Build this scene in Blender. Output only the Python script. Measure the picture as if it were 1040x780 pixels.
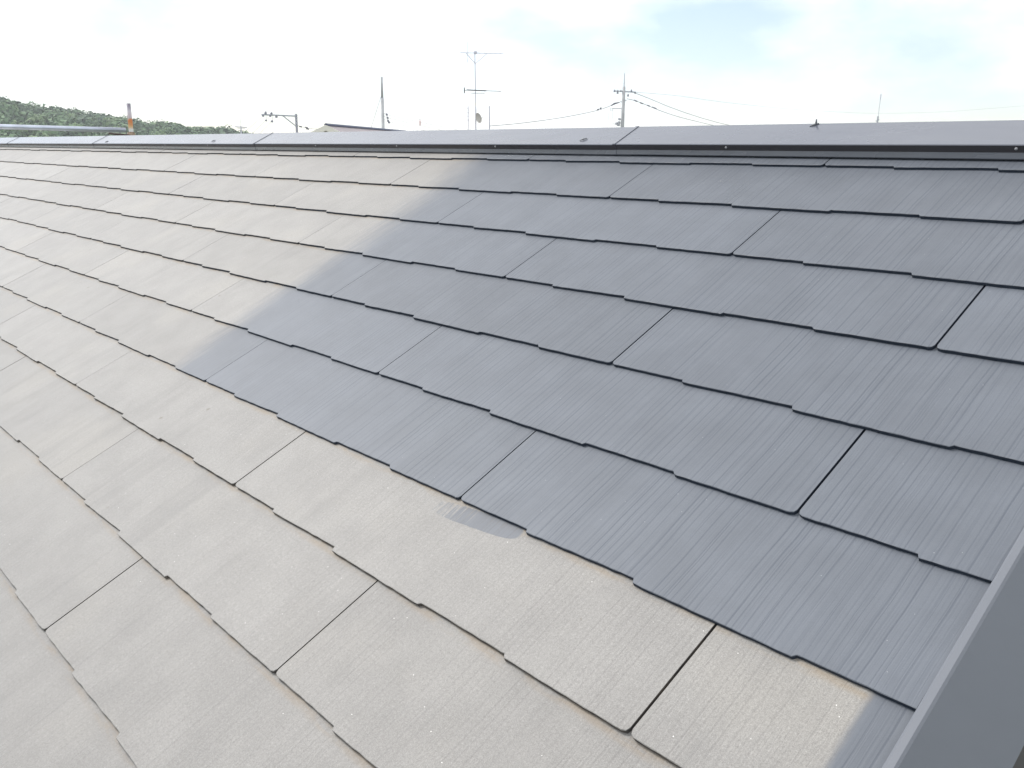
import bpy, bmesh, math, random
from mathutils import Vector, Matrix
random.seed(11)
for o in list(bpy.data.objects): bpy.data.objects.remove(o)
C = bpy.context.scene.collection
S = bpy.context.scene

# ------------------------------------------------------------------ camera
TH = math.radians(26.57)                  # roof pitch, 5 in 10
ZR = 7.4                                  # height of the top visible course
ROOF = Matrix.Translation((0, 0, ZR)) @ Matrix.Rotation(TH, 4, 'X')   # roof (u, v, n) -> world
CU = Vector((1.40918, -1.55828, 0.80365))
RX = Vector((0.672886, 0.666000, -0.321978)); RY = Vector((0.198218, -0.581665, -0.788908)); RZ = Vector((-0.712695, 0.467023, -0.523407))
r3 = ROOF.to_3x3()
cx, cy, cz = r3 @ RX, r3 @ -RY, r3 @ -RZ
CAM = ROOF @ CU
FPX = 880.76
cd = bpy.data.cameras.new('camera'); cam = bpy.data.objects.new('camera', cd); C.objects.link(cam)
cam.matrix_world = Matrix(((cx.x, cy.x, cz.x, CAM.x), (cx.y, cy.y, cz.y, CAM.y), (cx.z, cy.z, cz.z, CAM.z), (0, 0, 0, 1)))
cd.sensor_width = 36; cd.lens = FPX / 1040 * 36; cd.clip_start = 0.02; cd.clip_end = 6000
S.camera = cam

# ------------------------------------------------------------------ light
SUN_EL, SUN_AZ = math.radians(48), math.radians(-108)     # azimuth from +Y, negative to the left
w = bpy.data.worlds.new('World'); S.world = w; w.use_nodes = True
nt = w.node_tree; nt.nodes.clear()
def N(t, kind, **kw):
    n = t.nodes.new(kind)
    for k, v in kw.items():
        if k.startswith('i_'): n.inputs[k[2:].replace('_', ' ')].default_value = v
        else: setattr(n, k, v)
    return n
sky = N(nt, 'ShaderNodeTexSky', sky_type='NISHITA', sun_disc=False, sun_elevation=SUN_EL, sun_rotation=SUN_AZ, air_density=1.0, dust_density=0.2, ozone_density=1.0)
tc = N(nt, 'ShaderNodeTexCoord')
mp = N(nt, 'ShaderNodeMapping'); mp.inputs['Scale'].default_value = (1, 1, 2.2); mp.inputs['Location'].default_value = (1.3, .7, .4)
nz = N(nt, 'ShaderNodeTexNoise', i_Scale=2.6, i_Detail=7, i_Roughness=0.55)
cr = N(nt, 'ShaderNodeValToRGB'); cr.color_ramp.elements[0].position = 0.43; cr.color_ramp.elements[1].position = 0.68
mx = N(nt, 'ShaderNodeMix', data_type='RGBA')
CLOUD = (9.8, 10.0, 10.2, 1)
mx.inputs[7].default_value = CLOUD
lp = N(nt, 'ShaderNodeMath', operation='MULTIPLY_ADD'); lp.inputs[1].default_value = 0.80; lp.inputs[2].default_value = 0.16
bg = N(nt, 'ShaderNodeBackground', i_Strength=0.078); wo = N(nt, 'ShaderNodeOutputWorld')
L = nt.links.new
L(tc.outputs['Generated'], mp.inputs['Vector']); L(mp.outputs[0], nz.inputs['Vector']); 
sz = N(nt, 'ShaderNodeSeparateXYZ'); zb = N(nt, 'ShaderNodeMath', operation='MULTIPLY_ADD'); zb.inputs[1].default_value = .30; L(tc.outputs['Generated'], sz.inputs[0]); L(sz.outputs[2], zb.inputs[0]); L(nz.outputs['Fac'], zb.inputs[2]); L(zb.outputs[0], cr.inputs[0])
tn = N(nt, 'ShaderNodeMix', data_type='RGBA', blend_type='MULTIPLY'); tn.inputs[0].default_value = 1; tn.inputs[7].default_value = (.93, .93, .99, 1); L(sky.outputs[0], tn.inputs[6])
L(cr.outputs[0], lp.inputs[0]); L(lp.outputs[0], mx.inputs[0]); L(tn.outputs[2], mx.inputs[6]); L(mx.outputs[2], bg.inputs[0]); L(bg.outputs[0], wo.inputs[0])
sd = bpy.data.lights.new('sun', 'SUN'); sd.energy = 1.6; sd.angle = math.radians(14); sd.color = (1, 0.97, 0.93)
sun = bpy.data.objects.new('sun', sd); C.objects.link(sun)
sdir = Vector((math.sin(SUN_AZ) * math.cos(SUN_EL), math.cos(SUN_AZ) * math.cos(SUN_EL), math.sin(SUN_EL)))
sun.rotation_euler = sdir.to_track_quat('Z', 'Y').to_euler()
vs = S.view_settings; vs.view_transform = 'Standard'; vs.look = 'None'; vs.exposure = 1.06; vs.gamma = 1; vs.use_curve_mapping = False

# ------------------------------------------------------------------ helpers
def pixel_dir(px, py): return (cx * (px - 520) - cy * (py - 390) - cz * FPX).normalized()
def at(px, py, d):
    """World point seen at photo pixel (px, py), at horizontal distance d from the viewer."""
    r = pixel_dir(px, py); return CAM + r * (d / math.hypot(r.x, r.y))
class MB:
    def __init__(s): s.v = []; s.f = []; s.m = []
    def face(s, pts, mi=0):
        b = len(s.v); s.v += [tuple(p) for p in pts]; s.f.append(list(range(b, b + len(pts)))); s.m.append(mi)
    def box(s, lo, hi, mat=None, mi=0):
        c = [Vector((x, y, z)) for x in (lo[0], hi[0]) for y in (lo[1], hi[1]) for z in (lo[2], hi[2])]
        if mat is not None: c = [mat @ q for q in c]
        b = len(s.v); s.v += [tuple(q) for q in c]
        for q in ((0, 1, 3, 2), (4, 6, 7, 5), (0, 4, 5, 1), (2, 3, 7, 6), (0, 2, 6, 4), (1, 5, 7, 3)):
            s.f.append([b + i for i in q]); s.m.append(mi)
        return s
    def tube(s, pts, r, seg=8, mi=0, caps=True):
        pts = [Vector(p) for p in pts]; n = len(pts); rs = r if isinstance(r, (list, tuple)) else [r] * n
        b = len(s.v)
        d0 = (pts[1] - pts[0]).normalized()
        a = d0.orthogonal().normalized()
        for i, p in enumerate(pts):
            d = (pts[min(i + 1, n - 1)] - pts[max(i - 1, 0)]).normalized()
            a = (a - d * a.dot(d)).normalized(); c = d.cross(a)
            for k in range(seg):
                t = 2 * math.pi * k / seg; s.v.append(tuple(p + (a * math.cos(t) + c * math.sin(t)) * rs[i]))
        for i in range(n - 1):
            for k in range(seg):
                s.f.append([b + i * seg + k, b + i * seg + (k + 1) % seg, b + (i + 1) * seg + (k + 1) % seg, b + (i + 1) * seg + k]); s.m.append(mi)
        if caps:
            s.f.append([b + k for k in reversed(range(seg))]); s.m.append(mi)
            s.f.append([b + (n - 1) * seg + k for k in range(seg)]); s.m.append(mi)
        return s
    def build(s, name, mats, parent=None, smooth=False, loc=None):
        off = Vector(loc) if loc is not None else Vector((0, 0, 0))
        me = bpy.data.meshes.new(name); me.from_pydata([tuple(Vector(p) - off) for p in s.v], [], s.f)
        for m in (mats if isinstance(mats, (list, tuple)) else [mats]): me.materials.append(m)
        me.polygons.foreach_set('material_index', s.m)
        if smooth: me.polygons.foreach_set('use_smooth', [True] * len(s.f))
        bm = bmesh.new(); bm.from_mesh(me); bmesh.ops.recalc_face_normals(bm, faces=bm.faces); bm.to_mesh(me); bm.free()
        o = bpy.data.objects.new(name, me); C.objects.link(o); o.location = off
        if parent: o.parent = parent
        return o
def tag(o, label=None, cat=None, group=None, kind=None):
    for k, v in (('label', label), ('category', cat), ('group', group), ('kind', kind)):
        if v: o[k] = v
    return o
def thing(name, label, cat, loc=(0, 0, 0), group=None):
    o = bpy.data.objects.new(name, None); C.objects.link(o); o.location = loc; o.empty_display_size = 0.2
    return tag(o, label, cat, group)
def mat(name, col, rough=0.6, spec=0.5, metal=0.0, noise=0.0, scale=20.0, bump=0.0):
    m = bpy.data.materials.new(name); m.use_nodes = True; t = m.node_tree; b = t.nodes['Principled BSDF']
    b.inputs['Base Color'].default_value = (*col, 1); b.inputs['Roughness'].default_value = rough; b.inputs['Specular IOR Level'].default_value = spec; b.inputs['Metallic'].default_value = metal
    if noise or bump:
        c = N(t, 'ShaderNodeTexCoord'); n = N(t, 'ShaderNodeTexNoise', i_Scale=scale, i_Detail=5); t.links.new(c.outputs['Object'], n.inputs['Vector'])
        if noise:
            r = N(t, 'ShaderNodeMapRange'); r.inputs[1].default_value = .3; r.inputs[2].default_value = .7; r.inputs[3].default_value = 1 - noise; r.inputs[4].default_value = 1 + noise
            x = N(t, 'ShaderNodeVectorMath', operation='SCALE'); x.inputs[0].default_value = col
            t.links.new(n.outputs['Fac'], r.inputs[0]); t.links.new(r.outputs[0], x.inputs['Scale']); t.links.new(x.outputs[0], b.inputs['Base Color'])
        if bump:
            u = N(t, 'ShaderNodeBump', i_Strength=bump, i_Distance=0.01); t.links.new(n.outputs['Fac'], u.inputs['Height']); t.links.new(u.outputs[0], b.inputs['Normal'])
    return m

# ------------------------------------------------------------------ slate material (bare / painted, by each slate's own paint line)
BARE, PAINT = (0.335, 0.318, 0.290), (0.108, 0.118, 0.136)
def slate_material():
    m = bpy.data.materials.new('fibre_cement_slate'); m.use_nodes = True; t = m.node_tree; b = t.nodes['Principled BSDF']; K = t.links.new
    def M(op, a, c=None, d=None, clamp=False):
        n = N(t, 'ShaderNodeMath', operation=op, use_clamp=clamp)
        for i, x in enumerate((a, c, d)):
            if x is None: continue
            if isinstance(x, (int, float)): n.inputs[i].default_value = x
            else: K(x, n.inputs[i])
        return n.outputs[0]
    def ramp(x, lo, hi, a=0.0, c=1.0, smooth=True):
        n = N(t, 'ShaderNodeMapRange', interpolation_type='SMOOTHSTEP' if smooth else 'LINEAR')
        for i, q in enumerate((lo, hi, a, c)): n.inputs[i + 1].default_value = q
        K(x, n.inputs[0]); return n.outputs[0]
    def mixc(f, a, c, blend='MIX'):
        n = N(t, 'ShaderNodeMix', data_type='RGBA', blend_type=blend)
        for i, x in ((0, f), (6, a), (7, c)):
            if isinstance(x, (int, float)): n.inputs[i].default_value = x
            elif isinstance(x, tuple): n.inputs[i].default_value = (*x, 1)
            else: K(x, n.inputs[i])
        return n.outputs[2]
    tc = N(t, 'ShaderNodeTexCoord'); sp = N(t, 'ShaderNodeSeparateXYZ'); K(tc.outputs['Object'], sp.inputs[0])
    u, v = sp.outputs[0], sp.outputs[1]
    oi = N(t, 'ShaderNodeObjectInfo'); rnd = oi.outputs['Random']
    def attr(name): return N(t, 'ShaderNodeAttribute', attribute_type='OBJECT', attribute_name=name).outputs['Fac']
    def vec(x, y, z=None):
        n = N(t, 'ShaderNodeCombineXYZ')
        for i, q in enumerate((x, y, z)):
            if q is None: continue
            if isinstance(q, (int, float)): n.inputs[i].default_value = q
            else: K(q, n.inputs[i])
        return n.outputs[0]
    def noise(vv, scale, detail=3, rough=.5):
        n = N(t, 'ShaderNodeTexNoise', i_Scale=scale, i_Detail=detail, i_Roughness=rough); K(vv, n.inputs['Vector']); return n.outputs['Fac']
    uo = M('ADD', u, M('MULTIPLY', rnd, 37.0))
    # pressed wood-grain: long grooves down the slope
    wob = M('MULTIPLY', M('SUBTRACT', noise(vec(M('MULTIPLY', uo, 9.0), M('MULTIPLY', v, 7.0)), 1.0, 2), .5), 0.006)
    ug = M('ADD', uo, wob)
    g1 = noise(vec(M('MULTIPLY', ug, 115.0), M('MULTIPLY', v, .7)), 1.0, 2, .55)
    g2 = noise(vec(M('MULTIPLY', ug, 330.0), M('MULTIPLY', v, 4.0)), 1.0, 2, .6)
    v1 = N(t, 'ShaderNodeTexVoronoi', voronoi_dimensions='1D', feature='DISTANCE_TO_EDGE', i_Scale=82.0, i_Randomness=.85); K(ug, v1.inputs['W'])
    v2 = N(t, 'ShaderNodeTexVoronoi', voronoi_dimensions='1D', feature='DISTANCE_TO_EDGE', i_Scale=170.0, i_Randomness=1.0); K(M('ADD', ug, 3.7), v2.inputs['W'])
    deep = M('MULTIPLY', ramp(v1.outputs['Distance'], .03, .16, 1.0, 0.0), ramp(noise(vec(M('MULTIPLY', ug, 60.0), M('MULTIPLY', v, 1.2)), 1.0, 2), .34, .58))
    thin = M('MULTIPLY', ramp(v2.outputs['Distance'], .03, .18, 1.0, 0.0), ramp(noise(vec(M('MULTIPLY', ug, 130.0), M('MULTIPLY', v, 4.0)), 1.0, 2), .40, .66))
    broad = ramp(g1, 0.30, 0.45, .28, 0.0)
    groove = M('SUBTRACT', 1.0, M('ADD', M('ADD', M('MULTIPLY', deep, .75), M('MULTIPLY', thin, .45)), broad), clamp=True)   # 0 in a groove, 1 on the flat
    fine = ramp(g2, 0.30, 0.62)
    grain = noise(vec(u, v, rnd), 900.0, 2, .6)
    speck_big = noise(vec(u, v, rnd), 260.0, 3, .7)
    blot = noise(vec(uo, v), 9.0, 5, .6)
    streak = noise(vec(M('MULTIPLY', uo, 24.0), M('MULTIPLY', v, 3.2)), 1.0, 4, .6)
    # bare, weathered
    bare = mixc(ramp(blot, .3, .7), (0.138, 0.133, 0.128), (0.206, 0.199, 0.190))
    bare = mixc(M('MULTIPLY', ramp(streak, .46, .72), .55), bare, (0.20, 0.192, 0.185))
    bare = mixc(M('MULTIPLY', ramp(noise(vec(uo, v), 3.1, 3), .5, .72), .35), bare, (0.315, 0.290, 0.245))
    mott = noise(vec(uo, M('MULTIPLY', v, .75)), 330.0, 5, .8)
    bare = mixc(ramp(mott, .32, .52, .85, 0.0), bare, (0.105, 0.100, 0.094))
    bare = mixc(ramp(mott, .52, .70, .0, .58), bare, (0.37, 0.36, 0.345))
    bare = mixc(ramp(grain, .25, .75, .0, .55), mixc(.5, bare, (0.18, 0.17, 0.16)), mixc(.35, bare, (0.62, 0.60, 0.56)))
    bare = mixc(ramp(speck_big, .28, .40, .45, 0.0), bare, (0.17, 0.165, 0.16))
    bare = mixc(M('MULTIPLY', M('SUBTRACT', 1.0, groove), .18), bare, (0.13, 0.12, 0.115))
    bare = mixc(M('MULTIPLY', M('SUBTRACT', 1.0, fine), .14), bare, (0.15, 0.14, 0.13))
    vl = N(t, 'ShaderNodeTexVoronoi', feature='F1', i_Scale=9.0); K(vec(M('ADD', u, wob), v), vl.inputs['Vector'])
    ls = N(t, 'ShaderNodeSeparateColor'); K(vl.outputs['Color'], ls.inputs[0])
    spot = M('MULTIPLY', ramp(M('ADD', vl.outputs['Distance'], M('MULTIPLY', M('SUBTRACT', speck_big, .5), .06)), .028, .050, 1.0, 0.0), M('GREATER_THAN', ls.outputs[0], .80))
    bare = mixc(M('MULTIPLY', spot, .55), bare, (0.11, 0.085, 0.06))
    runs = noise(vec(M('MULTIPLY', uo, 11.0), M('MULTIPLY', v, 1.1)), 1.0, 5, .6)
    bare = mixc(ramp(runs, .54, .72, .0, .30), bare, (0.14, 0.135, 0.13))
    # mica flecks, their sparkle put in as near-white colour
    vo = N(t, 'ShaderNodeTexVoronoi', feature='F1', i_Scale=120.0); K(vec(u, v), vo.inputs['Vector'])
    vc = N(t, 'ShaderNodeSeparateColor'); K(vo.outputs['Color'], vc.inputs[0])
    fleck = M('MULTIPLY', M('LESS_THAN', vo.outputs['Distance'], .08), M('GREATER_THAN', vc.outputs[0], .955))
    bare = mixc(M('MULTIPLY', fleck, .8), bare, (0.80, 0.78, 0.74))
    # tan grime collected in an uneven line along the foot of the course above
    vt = M('SUBTRACT', attr('head'), v)
    grime = M('MULTIPLY', ramp(vt, 0.002, 0.016, 1.0, 0.0), ramp(noise(vec(M('MULTIPLY', uo, 6.0), M('MULTIPLY', v, 30.0)), 2.0, 4, .65), .38, .62))
    bare = mixc(M('MULTIPLY', grime, .45), bare, (0.23, 0.165, 0.095))
    # new paint
    pv = mixc(ramp(blot, .3, .7), tuple(c * .91 for c in PAINT), tuple(c * 1.07 for c in PAINT))
    pv = mixc(M('MULTIPLY', M('SUBTRACT', 1.0, groove), .56), pv, (0.045, 0.054, 0.072))
    pv = mixc(M('MULTIPLY', M('SUBTRACT', 1.0, fine), .16), pv, (0.06, 0.07, 0.09))
    pv = mixc(ramp(grain, .2, .8, .20, 0.0), pv, (0.07, 0.08, 0.10))
    pv = mixc(ramp(speck_big, .24, .31, .55, 0.0), pv, (0.06, 0.068, 0.085))
    pv = mixc(M('MULTIPLY', fleck, .25), pv, (0.6, 0.6, 0.6))
    # where the brush stopped
    line = M('ADD', attr('paint_from'), M('MULTIPLY', attr('paint_lean'), M('SUBTRACT', v, attr('foot'))))
    ragged = M('MULTIPLY', M('SUBTRACT', noise(vec(M('MULTIPLY', uo, 75.0), M('MULTIPLY', v, 9.0)), 1.0, 4, .65), .5), M('MULTIPLY', M('MINIMUM', attr('paint_soft'), .10), 1.9))
    dd = M('ADD', M('SUBTRACT', u, line), ragged)
    wd = attr('paint_soft')
    pm = N(t, 'ShaderNodeMapRange', interpolation_type='SMOOTHSTEP'); K(dd, pm.inputs[0]); K(M('MULTIPLY', wd, -1.0), pm.inputs[1]); K(wd, pm.inputs[2])
    pmask = pm.outputs[0]
    # a brush slip below the painted course
    pu = M('DIVIDE', M('SUBTRACT', u, 0.505), 0.088); pvv = M('DIVIDE', M('SUBTRACT', v, M('ADD', -1.113, M('MULTIPLY', M('SUBTRACT', u, .505), .10))), 0.0165)
    rr = M('ADD', M('POWER', M('ABSOLUTE', pu), 4.0), M('POWER', M('ABSOLUTE', pvv), 3.5))
    rr = M('ADD', rr, M('MULTIPLY', M('SUBTRACT', noise(vec(M('MULTIPLY', u, 220.0), M('MULTIPLY', v, 60.0)), 1.0, 3), .5), M('ADD', .8, M('MULTIPLY', M('MULTIPLY', pu, -1.0), .9))))
    dry = ramp(M('ADD', noise(vec(M('MULTIPLY', u, 260.0), M('MULTIPLY', v, 14.0)), 1.0, 3, .6), M('MULTIPLY', pu, .30)), .18, .42)
    patch = M('MULTIPLY', M('MULTIPLY', attr('brush_slip'), dry), M('MULTIPLY', ramp(rr, .80, 1.02, 1.0, 0.0), M('MULTIPLY_ADD', groove, .22, .70)))
    mask = M('MAXIMUM', pmask, patch)
    col = mixc(mask, bare, pv)
    tint = N(t, 'ShaderNodeHueSaturation'); K(col, tint.inputs['Color']); K(ramp(rnd, 0, 1, .94, 1.06, False), tint.inputs['Value'])
    K(tint.outputs[0], b.inputs['Base Color'])
    K(ramp(mask, 0, 1, .57, .50, False), b.inputs['Roughness']); b.inputs['Specular IOR Level'].default_value = .4
    h = M('ADD', M('MULTIPLY', groove, .0011), M('ADD', M('MULTIPLY', fine, .0004), M('MULTIPLY', M('ADD', M('MULTIPLY', grain, .6), speck_big), M('MULTIPLY_ADD', mask, -.0008, .0011))))
    bu = N(t, 'ShaderNodeBump', i_Strength=0.25, i_Distance=1.0); K(h, bu.inputs['Height']); K(bu.outputs[0], b.inputs['Normal'])
    # cut edges; shade on the butt faces is put into their dark colour
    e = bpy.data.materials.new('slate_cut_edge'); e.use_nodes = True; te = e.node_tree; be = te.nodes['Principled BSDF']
    a = N(te, 'ShaderNodeAttribute', attribute_type='OBJECT', attribute_name='edge_shade')
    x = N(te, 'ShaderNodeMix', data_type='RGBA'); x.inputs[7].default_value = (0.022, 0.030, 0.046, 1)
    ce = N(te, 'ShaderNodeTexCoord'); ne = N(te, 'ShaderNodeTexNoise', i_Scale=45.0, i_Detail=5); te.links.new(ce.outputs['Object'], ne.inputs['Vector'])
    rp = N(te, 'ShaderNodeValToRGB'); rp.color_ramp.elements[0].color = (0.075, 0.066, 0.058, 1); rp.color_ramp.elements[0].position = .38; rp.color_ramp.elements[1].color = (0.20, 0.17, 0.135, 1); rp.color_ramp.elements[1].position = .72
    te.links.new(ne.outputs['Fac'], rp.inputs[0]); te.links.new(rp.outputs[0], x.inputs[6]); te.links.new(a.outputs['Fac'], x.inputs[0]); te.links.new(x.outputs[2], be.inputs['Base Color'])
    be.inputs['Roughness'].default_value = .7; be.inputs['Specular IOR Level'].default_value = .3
    return m, e
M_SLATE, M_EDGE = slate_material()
M_DECK = mat('roofing_felt', (0.03, 0.03, 0.032), .9, noise=.3)
def sheet_metal(name, col, rough, coat=0.0):
    m = mat(name, col, rough, .6); t = m.node_tree; b = t.nodes['Principled BSDF']; b.inputs['Coat Weight'].default_value = coat; b.inputs['Coat Roughness'].default_value = .14
    c = N(t, 'ShaderNodeTexCoord'); mpn = N(t, 'ShaderNodeMapping'); mpn.inputs['Scale'].default_value = (2.2, 6, 6)
    n = N(t, 'ShaderNodeTexNoise', i_Scale=1.4, i_Detail=3); n2 = N(t, 'ShaderNodeTexNoise', i_Scale=3, i_Detail=3)
    t.links.new(c.outputs['Object'], mpn.inputs[0]); t.links.new(mpn.outputs[0], n.inputs['Vector']); t.links.new(mpn.outputs[0], n2.inputs['Vector'])
    u = N(t, 'ShaderNodeBump', i_Strength=.09, i_Distance=.02); t.links.new(n.outputs['Fac'], u.inputs['Height']); t.links.new(u.outputs[0], b.inputs['Normal']); t.links.new(u.outputs[0], b.inputs['Coat Normal'])
    r = N(t, 'ShaderNodeMapRange'); r.inputs[1].default_value = .3; r.inputs[2].default_value = .7; r.inputs[3].default_value = rough - .04; r.inputs[4].default_value = rough + .04
    t.links.new(n2.outputs['Fac'], r.inputs[0]); t.links.new(r.outputs[0], b.inputs['Roughness'])
    return m
M_CAP = sheet_metal('painted_ridge_metal', (0.086, 0.093, 0.116), .27, .32)
M_VERGE = sheet_metal('painted_verge_metal', (0.122, 0.131, 0.150), .45)
M_FOLD = mat('shaded_fold', (.038, .035, .040), .35, .4)  # cap paint darkened to carry the shade on its upright fold
M_BATTEN = mat('painted_batten', (0.075, 0.08, 0.09), .55, noise=.15, scale=12)
M_SCREW = mat('zinc_screw', (0.30, 0.30, 0.31), .5)
M_DAB = mat('sealant_dab', (0.20, 0.205, 0.22), .5)
M_WALL = mat('cream_render', (0.68, 0.65, 0.58), .85, noise=.08, scale=3, bump=.2)
M_SOFFIT = mat('soffit_board', (0.42, 0.41, 0.39), .8)

# ------------------------------------------------------------------ ground
def ground_material():
    m = mat('ground_soil_grass', (0.1, 0.1, 0.07), .95); t = m.node_tree; b = t.nodes['Principled BSDF']
    c = N(t, 'ShaderNodeTexCoord'); n = N(t, 'ShaderNodeTexNoise', i_Scale=.08, i_Detail=8); r = N(t, 'ShaderNodeValToRGB')
    r.color_ramp.elements[0].color = (0.05, 0.075, 0.03, 1); r.color_ramp.elements[0].position = .4; r.color_ramp.elements[1].color = (0.17, 0.16, 0.13, 1); r.color_ramp.elements[1].position = .62
    t.links.new(c.outputs['Object'], n.inputs['Vector']); t.links.new(n.outputs['Fac'], r.inputs[0]); t.links.new(r.outputs[0], b.inputs['Base Color'])
    return m
g = MB()
RG = [0, 12, 40, 120, 400, 1500, 5000]; NS = 48
for i in range(len(RG) - 1):
    for k in range(NS):
        a0, a1 = 2 * math.pi * k / NS, 2 * math.pi * (k + 1) / NS
        P = lambda r_, a: (r_ * math.cos(a), r_ * math.sin(a), 0)
        g.face([P(RG[i], a0), P(RG[i + 1], a0), P(RG[i + 1], a1), P(RG[i], a1)] if RG[i] else [P(0, 0), P(RG[1], a0), P(RG[1], a1)])
tag(g.build('ground', ground_material()), kind='structure')

pvm = MB(); pvm.box((-14, -9, -.05), (9, 9, .02))  # pale slab added out of view to bounce light onto the verge face
tag(pvm.build('bounce_slab', mat('pale_bounce_surface', (.42, .41, .39), .9, noise=.15, scale=1.5)), kind='structure')
# ------------------------------------------------------------------ the house whose roof we stand beside
U0, U1, VE = -7.35, 1.152, -2.95            # gable end left, gable end right, eave
YS = 0.1091                                 # ridge line, world y
house = thing('house', 'near house with grey slate roof half repainted in blue grey, filling the foreground', 'house')
def RW(u, v, n): return ROOF @ Vector((u, v, n))
VA = (YS + -0.022 * math.sin(TH)) / math.cos(TH)     # deck apex at n = -0.022
deck = MB()
T0, T1 = -0.022, -0.045
def yz(v, n): p = Vector((0, v * math.cos(TH) - n * math.sin(TH), v * math.sin(TH) + n * math.cos(TH))); return p.y, p.z
inv = ROOF.inverted()
def far(u, v, n):                            # the same point mirrored to the far slope, in roof coordinates
    p = RW(u, v, n); p.y = 2 * YS - p.y; return inv @ p
UL, UR = U0, 1.139
for side in (0, 1):
    q = (lambda u, v, n: Vector((u, v, n))) if side == 0 else far
    a = [q(UL, VE, T0), q(UR, VE, T0), q(UR, VA, T0), q(UL, VA, T0)]
    b_ = [q(UL, VE, T1), q(UR, VE, T1), q(UR, VA - .012, T1), q(UL, VA - .012, T1)]
    deck.face(a); deck.face(b_[::-1])
    deck.face([a[0], a[1], b_[1], b_[0]]); deck.face([a[1], a[2], b_[2], b_[1]]); deck.face([a[3], a[0], b_[0], b_[3]])

PAT = [(0, 0), (.150, 2.5), (.153, -3), (.343, 3), (.347, -4.5), (.564, -3.5), (.568, 1), (.733, 3), (.738, -2), (.91, 0)]
def pat(x):
    for (a, p), (b, q) in zip(PAT, PAT[1:]):
        if a <= x <= b: return (p + (q - p) * (x - a) / (b - a)) / 1000
    return 0.0
EXPO, THK, TILT = .182, .0060, .006 / .182
def slate(mb, ua, ub, vb, length, x0=0.0, lift=0.0, seed=0, fmap=None, round_l=True, round_r=True):
    """one slate, its staggered foot at v = vb; x0: how far into the pressed pattern it starts (cut slates)"""
    rg = random.Random(seed); g_ = .0017 if ua > -.3 else .0008
    xs = [0.0]; wd = ub - ua
    cand = sorted({round(a - x0, 4) for a, _ in PAT if 0.004 < a - x0 < wd - .004} | {round(i * .014, 4) for i in range(1, int(wd / .014))})
    for c_ in cand:
        if c_ - xs[-1] > .0022 and wd - c_ > .004: xs.append(c_)
    xs.append(wd)
    lo, la = ua + (g_ if round_l else .0005), ub - (g_ if round_r else .0005)
    foot = []
    R_ = .007
    for x in xs:
        uu = min(max(ua + x, lo), la); vv = vb + pat(x + x0) + rg.uniform(-.0005, .0005)
        foot.append([uu, vv])
    if round_l:
        v0 = foot[0][1]; foot[0:1] = [[lo, v0 + R_], [lo + R_ * .3, v0 + R_ * .3], [lo + R_, v0]]; foot = foot[:3] + [q for q in foot[3:] if q[0] > lo + R_ + .001]
    if round_r:
        v1 = foot[-1][1]; foot = [q for q in foot[:-1] if q[0] < la - R_ - .001] + [[la - R_, v1], [la - R_ * .3, v1 + R_ * .3], [la, v1 + R_]]
    vt = vb + length
    def top(u, v): return lift - (v - vb) * TILT
    ch = .0008
    n = len(foot); up = []; rim = []; low = []
    for i, (uu, vv) in enumerate(foot):
        j = rg.uniform(-.0003, .0003)
        up.append(Vector((uu, vv + ch, top(uu, vv + ch)))); rim.append(Vector((uu, vv, top(uu, vv) - ch * .8 + j))); low.append(Vector((uu, vv + rg.uniform(0, .0008), top(uu, vv) - THK + j)))
    F = fmap or (lambda p: p)
    tl, tr = Vector((lo, vt, top(lo, vt))), Vector((la, vt, top(la, vt)))
    dl, dr = tl - Vector((0, 0, THK)), tr - Vector((0, 0, THK))
    b0 = len(mb.v)
    mb.v += [tuple(F(p)) for p in up + rim + low + [tl, tr, dl, dr]]
    iu, ir, il, it = b0, b0 + n, b0 + 2 * n, b0 + 3 * n
    def add(f, m_): mb.f.append(f); mb.m.append(m_)
    # top sheet as strips between foot and head
    hu = [len(mb.v) + i for i in range(n)]
    mb.v += [tuple(F(Vector((p.x, vt, top(p.x, vt))))) for p in up]
    for i in range(n - 1):
        add([iu + i, iu + i + 1, hu[i + 1], hu[i]], 0)
        add([ir + i, ir + i + 1, iu + i + 1, iu + i], 0)
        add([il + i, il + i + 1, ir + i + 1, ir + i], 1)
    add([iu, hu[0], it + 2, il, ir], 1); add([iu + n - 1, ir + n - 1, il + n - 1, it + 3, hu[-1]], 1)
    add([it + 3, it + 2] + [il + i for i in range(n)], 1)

def project(p):
    d = ROOF @ p - CAM; z = d.dot(-cz)
    return (520 + FPX * d.dot(cx) / z, 390 - FPX * d.dot(cy) / z) if z > .05 else None
DU = {(0, 0): .003, (1, 1): .0076, (2, 0): -.0036, (2, 2): .0105, (3, 1): .002, (4, 0): -.0124, (4, 2): .001, (5, -1): -.018, (5, 1): -.008, (6, 0): -.014, (6, 2): .0054, (7, -1): -.0245, (7, 1): -.004, (8, 0): -.018}
DV = {0: 0, 1: -.001, 2: 0, 3: -.0038, 4: -.0054, 5: -.005, 6: .007, 7: .001, 8: -.002}
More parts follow.
